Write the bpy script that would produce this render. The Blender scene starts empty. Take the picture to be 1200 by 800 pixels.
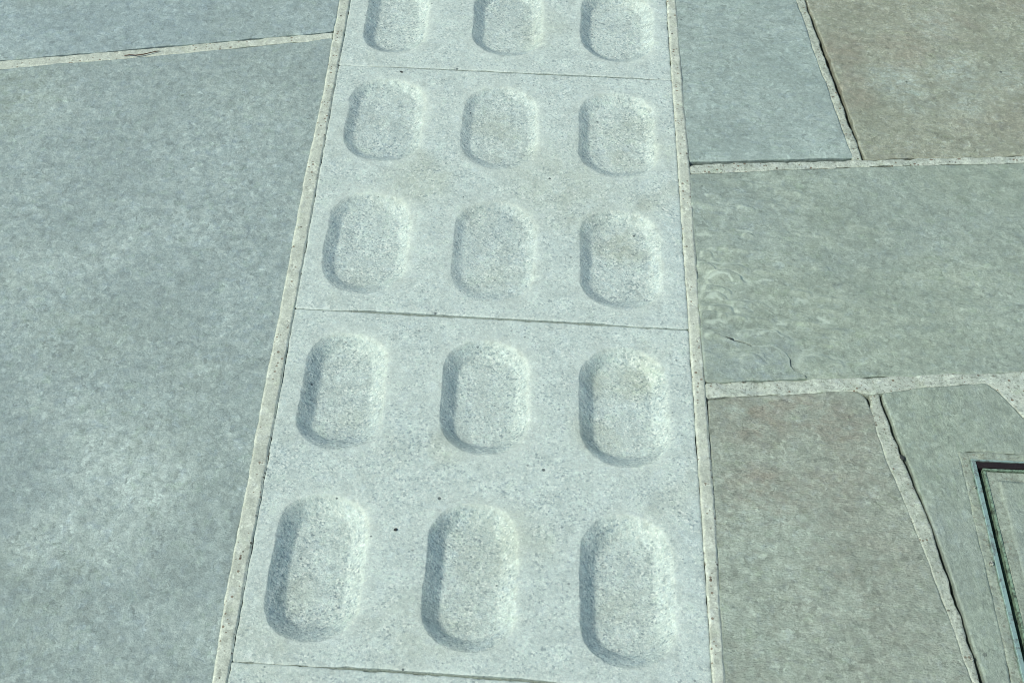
import bpy, math, random
import numpy as np
from mathutils import Matrix, Vector
from mathutils.geometry import delaunay_2d_cdt

random.seed(7)
rng = np.random.default_rng(7)
C = bpy.context.scene.collection
SC = bpy.context.scene

# ------------------------------------------------------------------ camera
# photograph: 1200 x 800, focal length in those pixels, the strip of granite runs along +Y
F = 1650.0
CX, CY = 600.0, 400.0
d1 = np.array([80.0, -1890.0, F]); d1 /= np.linalg.norm(d1)
sl = 0.054
k = -(80.0 - 1890.0 * sl) / F
d2 = np.array([1.0, sl, k]); d2 /= np.linalg.norm(d2)
d2 = d2 - d1 * d1.dot(d2); d2 /= np.linalg.norm(d2)
R = np.array([d2, d1, np.cross(d2, d1)])            # image axes (x right, y down, z forward) -> world
if R[2][1] > 0: R[2] = -R[2]                        # up
Zc = 1.778
cam_pos = -R @ (np.array([(575 - CX) / F, 0.0, 1.0]) * Zc)
cam_pos = cam_pos - np.array([0, 0, 0.0])

def P(px, py, z=0.0):
    """ground point seen at a photograph pixel (lays out the joints of the pavement in metres)"""
    r = R @ np.array([(px - CX) / F, (py - CY) / F, 1.0])
    t = (z - cam_pos[2]) / r[2]
    p = cam_pos + r * t
    return (float(p[0]), float(p[1]))

cd = bpy.data.cameras.new('camera'); cam = bpy.data.objects.new('camera', cd); C.objects.link(cam)
cd.sensor_width = 36.0; cd.sensor_fit = 'HORIZONTAL'; cd.lens = F / 1200 * 36
cd.clip_start = 0.05; cd.clip_end = 500
M = Matrix(((R[0][0], -R[0][1], -R[0][2], cam_pos[0]),
            (R[1][0], -R[1][1], -R[1][2], cam_pos[1]),
            (R[2][0], -R[2][1], -R[2][2], cam_pos[2]), (0, 0, 0, 1)))
cam.matrix_world = M
SC.camera = cam

# ------------------------------------------------------------------ light
ELEV, AZ = 46.0, 210.0        # degrees; azimuth counter-clockwise from +X of the direction TOWARDS the sun
w = bpy.data.worlds.new('World'); SC.world = w; w.use_nodes = True
nt = w.node_tree; nt.nodes.clear()
sky = nt.nodes.new('ShaderNodeTexSky'); sky.sky_type = 'NISHITA'; sky.sun_disc = False
sky.sun_elevation = math.radians(ELEV); sky.sun_rotation = math.radians(90 - AZ)
bg = nt.nodes.new('ShaderNodeBackground'); bg.inputs['Strength'].default_value = 0.12
wo = nt.nodes.new('ShaderNodeOutputWorld')
nt.links.new(sky.outputs[0], bg.inputs[0]); nt.links.new(bg.outputs[0], wo.inputs[0])
sd = bpy.data.lights.new('sun', 'SUN'); sd.energy = 2.9; sd.angle = math.radians(0.53); sd.color = (1.0, 0.95, 0.88)
so = bpy.data.objects.new('sun', sd); C.objects.link(so)
a, e = math.radians(AZ), math.radians(ELEV)
so.rotation_euler = Vector((math.cos(a) * math.cos(e), math.sin(a) * math.cos(e), math.sin(e))).to_track_quat('Z', 'Y').to_euler()
SC.view_settings.view_transform = 'Standard'; SC.view_settings.look = 'None'
SC.view_settings.gamma = 1.0; SC.view_settings.exposure = 0.31
SC.cycles.filter_width = 0.95
SC.view_settings.use_curve_mapping = False

# ------------------------------------------------------------------ numpy noise
_perm = np.random.default_rng(3).random((256, 256))
def vnoise(x, y):
    xi = np.floor(x).astype(int); yi = np.floor(y).astype(int)
    fx = x - xi; fy = y - yi
    fx = fx * fx * fx * (fx * (fx * 6 - 15) + 10); fy = fy * fy * fy * (fy * (fy * 6 - 15) + 10)
    g = lambda i, j: _perm[i % 256, j % 256]
    return (g(xi, yi) * (1 - fx) + g(xi + 1, yi) * fx) * (1 - fy) + (g(xi, yi + 1) * (1 - fx) + g(xi + 1, yi + 1) * fx) * fy - 0.5
def fbm(x, y, sc, oc=4, seed=0):
    v = 0; amp = 1.0; x = np.asarray(x) * sc + seed * 17.3; y = np.asarray(y) * sc + seed * 9.1
    for _ in range(oc):
        v = v + amp * vnoise(x, y); x = x * 2.03 + 5.1; y = y * 2.03 + 3.7; amp *= 0.5
    return v
def sstep(t):
    t = np.clip(t, 0, 1); return t * t * (3 - 2 * t)

# ------------------------------------------------------------------ node helpers
def lin(r, g, b):
    f = lambda c: (c / 255) / 12.92 if c <= 10 else (((c / 255) + 0.055) / 1.055) ** 2.4
    return (f(r) * 0.975, f(g) * 0.955, f(b) * 0.845, 1)
def sc_(c, s): return (c[0] * s, c[1] * s, c[2] * s, 1)

class G:
    def __init__(self, name, rough=0.85):
        self.m = bpy.data.materials.new(name); self.m.use_nodes = True
        self.t = self.m.node_tree; self.t.nodes.clear()
        self.out = self.n('ShaderNodeOutputMaterial'); self.b = self.n('ShaderNodeBsdfPrincipled')
        self.b.inputs['Roughness'].default_value = rough
        self.b.inputs['Specular IOR Level'].default_value = 0.25
        self.t.links.new(self.b.outputs[0], self.out.inputs[0])
        tc = self.n('ShaderNodeTexCoord'); oi = self.n('ShaderNodeObjectInfo')
        mp = self.n('ShaderNodeVectorMath'); mp.operation = 'ADD'
        self.l(tc.outputs['Object'], mp.inputs[0]); self.co = mp.outputs[0]
        self.h = None
    def n(self, t): return self.t.nodes.new(t)
    def l(self, a, b): self.t.links.new(a, b)
    def setv(self, sock, v):
        if hasattr(v, 'links'): self.l(v, sock)
        else: sock.default_value = v
    def scaled(self, s, rot=0.0):
        m = self.n('ShaderNodeMapping'); self.l(self.co, m.inputs[0]); m.inputs['Scale'].default_value = s
        m.inputs['Rotation'].default_value = (0, 0, rot); return m.outputs[0]
    def noise(self, scale, det=4, rough=0.55, vec=None, dist=0.0):
        n = self.n('ShaderNodeTexNoise'); n.inputs['Scale'].default_value = scale
        n.inputs['Detail'].default_value = det; n.inputs['Roughness'].default_value = rough
        n.inputs['Distortion'].default_value = dist
        self.l(vec or self.co, n.inputs['Vector']); return n.outputs[0]
    def voro(self, scale, feat='F1', out='Distance', vec=None, rnd=1.0):
        n = self.n('ShaderNodeTexVoronoi'); n.feature = feat; n.inputs['Scale'].default_value = scale
        n.inputs['Randomness'].default_value = rnd
        self.l(vec or self.co, n.inputs['Vector']); return n.outputs[out]
    def math(self, op, a, b=0.0, c=0.0, clamp=False):
        n = self.n('ShaderNodeMath'); n.operation = op; n.use_clamp = clamp
        self.setv(n.inputs[0], a); self.setv(n.inputs[1], b); self.setv(n.inputs[2], c); return n.outputs[0]
    def rng(self, v, a, b, c=0.0, d=1.0):
        n = self.n('ShaderNodeMapRange'); n.interpolation_type = 'SMOOTHSTEP'
        self.l(v, n.inputs['Value']); n.inputs['From Min'].default_value = a; n.inputs['From Max'].default_value = b
        n.inputs['To Min'].default_value = c; n.inputs['To Max'].default_value = d; return n.outputs[0]
    def mix(self, f, a, b, mode='MIX'):
        n = self.n('ShaderNodeMix'); n.data_type = 'RGBA'; n.blend_type = mode
        self.setv(n.inputs['Factor'], f); self.setv(n.inputs[6], a); self.setv(n.inputs[7], b); return n.outputs[2]
    def attr(self, name):
        n = self.n('ShaderNodeAttribute'); n.attribute_name = name; return n.outputs['Fac']
    def bump(self, height, dist, strength=1.0):
        n = self.n('ShaderNodeBump'); n.inputs['Distance'].default_value = dist; n.inputs['Strength'].default_value = strength
        self.l(height, n.inputs['Height'])
        if self.h: self.l(self.h, n.inputs['Normal'])
        self.h = n.outputs[0]
    def lum(self, col, fac):
        n = self.n('ShaderNodeVectorMath'); n.operation = 'SCALE'; self.setv(n.inputs[0], col); self.setv(n.inputs['Scale'], fac); return n.outputs[0]
    def grainy(self, col, vec, amt):
        """mineral grain: three sizes of light and dark specks, and small blue and green shifts"""
        wn = self.n('ShaderNodeTexNoise'); wn.inputs['Scale'].default_value = 70; wn.inputs['Detail'].default_value = 4
        self.l(self.co, wn.inputs['Vector'])
        wp = self.n('ShaderNodeVectorMath'); wp.operation = 'MULTIPLY_ADD'; self.l(wn.outputs['Color'], wp.inputs[0])
        wp.inputs[1].default_value = (0.022, 0.026, 0.02); self.l(self.co, wp.inputs[2])
        ms = self.n('ShaderNodeMapping'); ms.inputs['Scale'].default_value = (1.0, 0.8, 1.0); self.l(wp.outputs[0], ms.inputs[0])
        big = self.voro(88, vec=ms.outputs[0]); sm = self.voro(190, vec=ms.outputs[0])
        mod = self.rng(self.noise(13, 3, 0.6), 0.38, 0.62, 0.25, 1.0)
        c = self.mix(mod, col, self.lum(col, self.rng(big, 0.15, 0.75, 1 + 0.10 * amt, 1 - 0.11 * amt)))
        c = self.lum(c, self.rng(sm, 0.15, 0.75, 1 + 0.075 * amt, 1 - 0.085 * amt))
        cc = self.voro(240, out='Color', vec=ms.outputs[0]); sp_ = self.n('ShaderNodeSeparateColor'); self.l(cc, sp_.inputs[0])
        c = self.lum(c, self.rng(sp_.outputs[0], 0.80, 1.0, 1.0, 1 + 0.20 * amt))
        c = self.lum(c, self.rng(sp_.outputs[1], 0.84, 1.0, 1.0, 1 - 0.20 * amt))
        c = self.lum(c, self.rng(self.noise(430, 1, 0.5), 0.30, 0.70, 1 - 0.08 * amt, 1 + 0.07 * amt))
        c = self.lum(c, self.rng(self.noise(40, 5, 0.65), 0.34, 0.66, 1 - 0.06 * amt, 1 + 0.05 * amt))
        c = self.mix(self.rng(self.noise(62, 4, 0.7), 0.52, 0.66, 0, 0.5 * min(amt, 1)), c, self.tint(c, (0.96, 0.985, 1.10)))
        c = self.mix(self.rng(self.noise(48, 4, 0.7, vec), 0.54, 0.68, 0, 0.5 * min(amt, 1)), c, self.tint(c, (0.985, 1.04, 0.92)))
        return c
    def tint(self, col, t):
        n = self.n('ShaderNodeVectorMath'); n.operation = 'MULTIPLY'; self.setv(n.inputs[0], col); n.inputs[1].default_value = t; return n.outputs[0]
    def done(self, col, rough=None):
        self.setv(self.b.inputs['Base Color'], col)
        if rough is not None: self.setv(self.b.inputs['Roughness'], rough)
        if self.h: self.l(self.h, self.b.inputs['Normal'])
        return self.m

def speckle_dots(g, scale, size, dens, vec=None):
    """sparse little marks: voronoi cells of which a share carries a dot"""
    d = g.voro(scale, vec=vec); c = g.voro(scale, out='Color', vec=vec)
    sep = g.n('ShaderNodeSeparateColor'); g.l(c, sep.inputs[0])
    keep = g.rng(sep.outputs[0], 1 - dens, 1 - dens + 0.02)
    r = g.math('MULTIPLY', sep.outputs[1], size)
    near = g.math('LESS_THAN', d, r)
    return g.math('MULTIPLY', near, keep)

# ------------------------------------------------------------------ materials
def granite_mat(name, pitted=False):
    g = G(name, 0.8)
    base = lin(181, 200, 197); light = lin(208, 221, 214); grey = lin(126, 150, 155)
    n1 = g.noise(250, 4, 0.8); n2 = g.noise(330, 4, 0.8)
    v = g.voro(380, out='Color'); sp = g.n('ShaderNodeSeparateColor'); g.l(v, sp.inputs[0])
    wear = g.attr('wear')
    fleck = g.rng(n1, 0.50, 0.64); bright = g.rng(n2, 0.50, 0.64)
    amt = 0.66 if pitted else 0.60
    blot = g.rng(g.noise(9, 4, 0.6), 0.35, 0.65, 0.45, 1.0)
    blot = g.math('MULTIPLY', blot, g.math('MULTIPLY_ADD', wear, -0.6, 1.0))
    c = g.mix(g.math('MULTIPLY', bright, 0.75), base, light)
    c = g.mix(g.math('MULTIPLY', g.math('MULTIPLY', fleck, amt), blot), c, grey)
    dk = g.math('GREATER_THAN', sp.outputs[0], 0.93)
    c = g.mix(g.math('MULTIPLY', g.math('MULTIPLY', dk, 0.42), blot), c, lin(96, 120, 132))
    # broad tone: creamier worn rim, faint green-tan water stains, bluish areas
    c = g.mix(g.math('MULTIPLY', wear, 0.30), c, lin(198, 211, 203))
    st = g.rng(g.noise(7, 5, 0.65, dist=0.6), 0.54, 0.72)
    c = g.mix(g.math('MULTIPLY', st, 0.25), c, lin(165, 176, 160))
    bl = g.rng(g.noise(5.3, 3, 0.6), 0.52, 0.7)
    c = g.mix(g.math('MULTIPLY', bl, 0.18), c, lin(152, 174, 182))
    c = g.mix(g.math('MULTIPLY', g.attr('stain'), g.rng(g.noise(30, 5, 0.7), 0.3, 0.62, 0.1, 0.62)), c, lin(166, 178, 160))
    clump = g.noise(24, 5, 0.75)
    c = g.lum(c, g.rng(clump, 0.36, 0.64, 0.92, 1.05))
    c = g.grainy(c, g.co, 0.62 if pitted else 0.48)
    vc = g.voro(430, out='Color'); s3 = g.n('ShaderNodeSeparateColor'); g.l(vc, s3.inputs[0])
    patch = g.rng(g.noise(38, 4, 0.7), 0.40, 0.60, 0.35, 1.0)
    patch = g.math('MULTIPLY', patch, g.math('MULTIPLY_ADD', wear, -0.75, 1.0))
    mica = g.math('MULTIPLY', g.math('GREATER_THAN', s3.outputs[0], 0.86 if pitted else 0.88), patch)
    c = g.mix(g.math('MULTIPLY', mica, 0.48), c, lin(98, 116, 124))
    quartz = g.math('MULTIPLY', g.math('GREATER_THAN', s3.outputs[1], 0.86), patch)
    c = g.mix(g.math('MULTIPLY', quartz, 0.5), c, lin(220, 232, 226))
    dots = speckle_dots(g, 42, 0.11, 0.20)
    d3 = speckle_dots(g, 120, 0.2, 0.10)
    c = g.mix(g.math('MULTIPLY', d3, 0.6), c, lin(84, 98, 104))
    c = g.mix(g.math('MULTIPLY', dots, 0.8), c, lin(62, 74, 78))
    g.bump(g.noise(260, 3, 0.7), 0.0016 if pitted else 0.0007, 0.75)
    g.bump(g.noise(700, 2, 0.7), 0.0006, 0.6)
    return g.done(c)

def flag_mat(name, c1, c2, c3, c4, stain=0.35, mott=60, aniso=(1, 1, 1), rot=0.0, terr=0.0, fine=0.6,
             veins=0.0, veincol=None, dots=0.5, cloud=14, bumpd=0.0012, grn=1.0):
    """riven sandstone: c1/c2 mottling, c3 large stain, c4 pale bloom"""
    g = G(name, 0.82)
    v = g.scaled(aniso, rot)
    m1 = g.rng(g.noise(mott, 5, 0.62, v, 0.4), 0.34, 0.66)
    c = g.mix(m1, c1, c2)
    big = g.rng(g.noise(3.2, 5, 0.62, v, 0.5), 0.42, 0.66)
    c = g.mix(g.math('MULTIPLY', big, stain), c, c3)
    blm = g.rng(g.noise(cloud, 6, 0.7, v), 0.55, 0.74)
    c = g.mix(g.math('MULTIPLY', blm, 0.5), c, c4)
    grain = g.noise(620, 3, 0.8)
    c = g.mix(g.rng(grain, 0.3, 0.7, 0.0, 0.34 * fine + 0.1), c, sc_(c2, 1.35))
    c = g.mix(g.rng(g.noise(310, 3, 0.8, v), 0.54, 0.72, 0.0, 0.55 * fine), c, sc_(c1, 0.62))
    if veins:
        e = g.voro(30, feat='DISTANCE_TO_EDGE', vec=None)
        nn = g.n('ShaderNodeMix'); nn.data_type = 'VECTOR'
        ns = g.n('ShaderNodeTexNoise'); ns.inputs['Scale'].default_value = 25; ns.inputs['Detail'].default_value = 5
        g.l(g.co, ns.inputs['Vector'])
        mul = g.n('ShaderNodeVectorMath'); mul.operation = 'MULTIPLY_ADD'
        g.l(ns.outputs['Color'], mul.inputs[0]); mul.inputs[1].default_value = (0.07, 0.05, 0); g.l(g.co, mul.inputs[2])
        mp = g.n('ShaderNodeMapping'); mp.inputs['Scale'].default_value = (0.8, 1.15, 1); g.l(mul.outputs[0], mp.inputs[0])
        e = g.voro(38, feat='DISTANCE_TO_EDGE', vec=mp.outputs[0])
        ve = g.rng(e, 0.0, 0.16, 1.0, 0.0)
        vm = g.rng(g.noise(8, 4, 0.6), 0.42, 0.62)
        c = g.mix(g.math('MULTIPLY', g.math('MULTIPLY', ve, vm), veins), c, veincol)
        g.bump(e, 0.0022, 0.5)
    gr2 = g.noise(150, 6, 0.8, v)
    c = g.mix(g.rng(gr2, 0.50, 0.70, 0.0, 0.55 * (fine + .25)), c, sc_(c4, 1.08))
    gr3 = g.noise(120, 6, 0.82, v, 0.3)
    c = g.mix(g.rng(gr3, 0.54, 0.74, 0.0, 0.6 * (fine + .2)), c, sc_(c1, 0.66))
    c = g.mix(g.math('MULTIPLY', g.attr('stain'), g.rng(g.noise(34, 6, 0.75, v), 0.38, 0.62, 0.15, 0.9)), c, c3)
    c = g.mix(g.math('MULTIPLY', g.attr('pale'), g.rng(g.noise(70, 6, 0.8, v), 0.40, 0.62, 0.1, 0.9)), c, sc_(c4, 1.15))
    c = g.grainy(c, v, grn)
    # pale scuffs and flecks, and patchy broad tone
    sc1 = g.rng(g.noise(90, 7, 0.85, v, 0.8), 0.60, 0.70)
    c = g.mix(g.math('MULTIPLY', sc1, 0.5), c, sc_(c4, 1.22))
    sc2 = g.rng(g.noise(70, 7, 0.88, v, 1.2), 0.61, 0.69)
    c = g.mix(g.math('MULTIPLY', sc2, 0.42), c, sc_(c1, 0.58))
    br = g.rng(g.noise(6, 4, 0.6), 0.40, 0.62)
    c = g.mix(g.math('MULTIPLY', br, 0.30), c, sc_(c1, 0.80))
    g.bump(g.noise(130, 7, 0.8, v, 0.4), bumpd * 1.6, 0.6)
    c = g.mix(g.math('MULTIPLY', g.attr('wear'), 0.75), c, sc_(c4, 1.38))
    c = g.mix(g.attr('crack_shade'), c, lin(46, 54, 54))
    dd = speckle_dots(g, 26, 0.09, 0.16)
    c = g.mix(g.math('MULTIPLY', dd, dots), c, lin(60, 70, 72))
    wh = speckle_dots(g, 33, 0.07, 0.10)
    c = g.mix(g.math('MULTIPLY', wh, 0.5), c, lin(196, 214, 208))
    if terr:
        n = g.noise(11, 6, 0.6, v, 0.7)
        s = g.math('MULTIPLY', n, 17.0); fl = g.math('FLOOR', s); fr = g.math('FRACT', s)
        tr = g.math('ADD', fl, g.rng(fr, 0.84, 1.0)); 
        g.bump(g.math('DIVIDE', tr, 17.0), 0.010 * terr, 0.5)
    g.bump(g.noise(55, 5, 0.65, v, 0.3), bumpd * 2.2, 0.6)
    g.bump(g.noise(300, 4, 0.75, v), bumpd, 0.7)
    return g.done(c)

def mortar_mat(name, base, dark, pits=0.5, grit=0.0):
    g = G(name, 0.9)
    c = g.mix(g.rng(g.noise(60, 5, 0.7), 0.3, 0.7), base, dark)
    c = g.mix(g.rng(g.noise(500, 3, 0.8), 0.45, 0.75, 0, 0.5), c, sc_(dark, 0.75))
    c = g.grainy(c, g.co, 0.9)
    c = g.mix(g.rng(g.noise(26, 5, 0.7), 0.58, 0.70, 0, 0.4), c, lin(168, 180, 158))
    mask = g.rng(g.noise(16, 3, 0.6), 0.38, 0.52, 0.22, 1.0)
    d = speckle_dots(g, 190, 0.34, 0.62)
    pit = g.math('MULTIPLY', d, g.math('MULTIPLY', mask, pits))
    c = g.mix(pit, c, lin(112, 100, 84))
    d2_ = speckle_dots(g, 110, 0.20, 0.30)
    c = g.mix(g.math('MULTIPLY', d2_, pits), c, lin(74, 68, 60))
    if grit:
        c = g.mix(g.rng(g.noise(230, 4, 0.8), 0.52, 0.62, 0, grit), c, lin(105, 112, 104))
    g.bump(g.math('SUBTRACT', g.noise(220, 4, 0.7), pit), 0.0016, 0.7)
    return g.done(c)

MAT = {}
MAT['granite'] = granite_mat('granite_dressed')
MAT['granite_pit'] = granite_mat('granite_pitted', True)
MAT['slate_blue'] = flag_mat('flagstone_blue_grey', lin(136, 155, 156), lin(158, 176, 174), lin(147, 164, 154), lin(178, 196, 192), mott=75, fine=0.75)
MAT['slate_blue2'] = flag_mat('flagstone_blue_far', lin(138, 158, 161), lin(157, 177, 178), lin(153, 167, 154), lin(174, 192, 189), mott=55, stain=.4)
MAT['slate_smooth'] = flag_mat('flagstone_smooth_blue', lin(140, 159, 157), lin(154, 172, 168), lin(142, 164, 158), lin(166, 186, 182), mott=50, aniso=(0.6, 1.8, 1), fine=0.7, bumpd=0.0008)
MAT['brown'] = flag_mat('flagstone_brown', lin(136, 146, 131), lin(154, 163, 149), lin(149, 145, 132), lin(160, 178, 174), mott=42, aniso=(0.8, 1.3, 1), rot=0.2, grn=1.2, cloud=20, stain=0.7, fine=0.9, dots=.8)
MAT['green'] = flag_mat('flagstone_green_riven', lin(139, 156, 146), lin(155, 171, 159), lin(141, 159, 161), lin(167, 184, 174), mott=44, aniso=(0.8, 1.2, 1), rot=-0.08, terr=0.30, stain=0.4, fine=0.4, cloud=22)
MAT['veined'] = flag_mat('flagstone_veined', lin(145, 160, 149), lin(164, 178, 167), lin(147, 146, 134), lin(170, 188, 178), mott=62, aniso=(0.8, 1.3, 1), cloud=40, stain=0.35, veins=0.30, grn=1.15, bumpd=0.0018, veincol=lin(128, 128, 116), fine=0.45)
MAT['green_smooth'] = flag_mat('flagstone_green_smooth', lin(140, 157, 146), lin(151, 167, 155), lin(146, 161, 160), lin(163, 180, 168), mott=40, aniso=(1.5, 0.75, 1), stain=0.6, fine=0.35)
MAT['mortar'] = mortar_mat('mortar_pale', lin(194, 206, 195), lin(177, 189, 178), 0.8)
MAT['mortar_rough'] = mortar_mat('mortar_rough', lin(192, 205, 195), lin(166, 181, 171), 0.9, 0.6)
MAT['mortar_grey'] = mortar_mat('mortar_grey', lin(184, 196, 185), lin(160, 174, 162), 0.8, 0.6)
MAT['mortar_dirty'] = mortar_mat('mortar_dirty', lin(156, 172, 160), lin(140, 154, 143), 0.35, 0.6)
g = G('dark_bedding', 0.95); MAT['bed'] = g.done(g.mix(g.noise(200), lin(52, 50, 48), lin(28, 28, 30)))
g = G('galvanised_frame', 0.5); g.b.inputs['Metallic'].default_value = 0.35; g.bump(g.noise(400), 0.0005, 0.4)
MAT['metal'] = g.done(g.mix(g.rng(g.noise(160, 5, 0.7), 0.45, 0.68), lin(150, 182, 178), lin(112, 124, 120)))
g = G('tarnished_tray', 0.6); g.b.inputs['Metallic'].default_value = 0.2; g.bump(g.noise(300, 4, 0.7), 0.0012, 0.6)
MAT['tray'] = g.done(g.mix(g.rng(g.noise(120, 5, 0.75), 0.42, 0.66), lin(130, 160, 140), lin(66, 76, 68)))
g = G('dark_slot_fill', 0.95); g.bump(g.noise(500, 4), 0.0015, 0.7)
MAT['slot_dark'] = g.done(g.mix(g.noise(260, 5, 0.8), lin(22, 20, 24), lin(44, 40, 42)))
g = G('pebble_stone', 0.8); g.bump(g.noise(600, 4), 0.0008, 0.6)
MAT['pebble'] = g.done(g.mix(g.rng(g.noise(300, 4), .4, .6), lin(92, 98, 94), lin(176, 186, 176)))
g = G('dry_twig', 0.9); MAT['twig'] = g.done(g.mix(g.noise(400), lin(112, 92, 80), lin(60, 48, 42)))
g = G('ground_paving', 0.9)
bt = g.n('ShaderNodeTexBrick'); bt.inputs['Scale'].default_value = 1.0; bt.inputs['Brick Width'].default_value = 1.3
bt.inputs['Row Height'].default_value = 0.75; bt.inputs['Mortar Size'].default_value = 0.012
g.l(g.co, bt.inputs['Vector']); bt.inputs['Color1'].default_value = lin(136, 160, 160); bt.inputs['Color2'].default_value = lin(144, 162, 150)
bt.inputs['Mortar'].default_value = lin(190, 202, 190)
g.bump(g.noise(80, 6, 0.7), 0.002, 0.6)
MAT['ground'] = g.done(g.mix(g.rng(g.noise(40, 6, 0.7), 0.3, 0.7, 0, 0.4), bt.outputs[0], lin(120, 142, 142)))

# ------------------------------------------------------------------ object helpers
def tag(o, label=None, cat=None, group=None, kind=None):
    if label: o['label'] = label
    if cat: o['category'] = cat
    if group: o['group'] = group
    if kind: o['kind'] = kind
    return o

def mesh_obj(name, V, Fc, mat, loc=(0, 0, 0), parent=None, smooth=True, normals=None, attrs=None):
    me = bpy.data.meshes.new(name)
    loc = np.array(loc)
    V = np.asarray(V, float)
    me.from_pydata((V - (loc if parent is None else 0)).tolist(), [], [list(map(int, f)) for f in Fc])
    me.materials.append(mat)
    if smooth: me.polygons.foreach_set('use_smooth', [True] * len(me.polygons))
    if attrs is not None:
        for an, av in attrs.items():
            at = me.attributes.new(an, 'FLOAT', 'POINT'); at.data.foreach_set('value', np.asarray(av, np.float32))
    me.update()
    if normals is not None: me.normals_split_custom_set_from_vertices([tuple(n) for n in normals])
    o = bpy.data.objects.new(name, me); C.objects.link(o)
    if parent is None: o.location = tuple(loc)
    else: o.parent = parent
    return o

def resample(poly, step, closed=True):
    pts = [np.array(p, float) for p in poly]; out = []
    n = len(pts)
    for i in range(n if closed else n - 1):
        a_, b_ = pts[i], pts[(i + 1) % n]; L = np.linalg.norm(b_ - a_); m = max(1, int(round(L / step)))
        for j in range(m): out.append(a_ + (b_ - a_) * j / m)
    if not closed: out.append(pts[-1])
    return np.array(out)

def round_corners(poly, r):
    out = []; n = len(poly)
    for i in range(n):
        p = np.array(poly[i], float); a_ = np.array(poly[i - 1], float); b_ = np.array(poly[(i + 1) % n], float)
        da, db = a_ - p, b_ - p; la, lb = np.linalg.norm(da), np.linalg.norm(db)
        rr = min(r, la * 0.3, lb * 0.3)
        s, t = p + da / la * rr, p + db / lb * rr
        for q in (0, 0.33, 0.67, 1.0): out.append((1 - q) ** 2 * s + 2 * q * (1 - q) * p + q * q * t)
    return out

def seg_dist(pts, loop, chunk=4000):
    A = loop; B = np.roll(loop, -1, axis=0); D = B - A; L2 = (D ** 2).sum(1) + 1e-18
    out = np.empty(len(pts))
    for i in range(0, len(pts), chunk):
        p = pts[i:i + chunk, None, :]
        t = np.clip(((p - A) * D).sum(2) / L2, 0, 1)
        out[i:i + chunk] = np.sqrt((((A + D * t[..., None]) - p) ** 2).sum(2).min(1))
    return out

def inside(pts, loop):
    x, y = pts[:, 0], pts[:, 1]; res = np.zeros(len(pts), bool); n = len(loop)
    for i in range(n):
        x1, y1 = loop[i]; x2, y2 = loop[(i + 1) % n]
        if y1 == y2: continue
        c = ((y1 > y) != (y2 > y)) & (x < (x2 - x1) * (y - y1) / (y2 - y1) + x1); res ^= c
    return res

def area(l): x, y = l[:, 0], l[:, 1]; return 0.5 * np.sum(x * np.roll(y, -1) - np.roll(x, -1) * y)

def spots(v, sp):
    """soft-edged patches of staining or bloom: (x pixel, y pixel, radius in metres, amount)"""
    out = np.zeros(len(v))
    for px, py, r, a_ in sp:
        x, y = P(px, py); d = np.hypot(v[:, 0] - x, v[:, 1] - y) * (1 + 0.9 * fbm(v[:, 0], v[:, 1], 12, 3, 8))
        out = np.maximum(out, a_ * (1 - sstep((d - r * 0.3) / r)))
    return out

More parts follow.
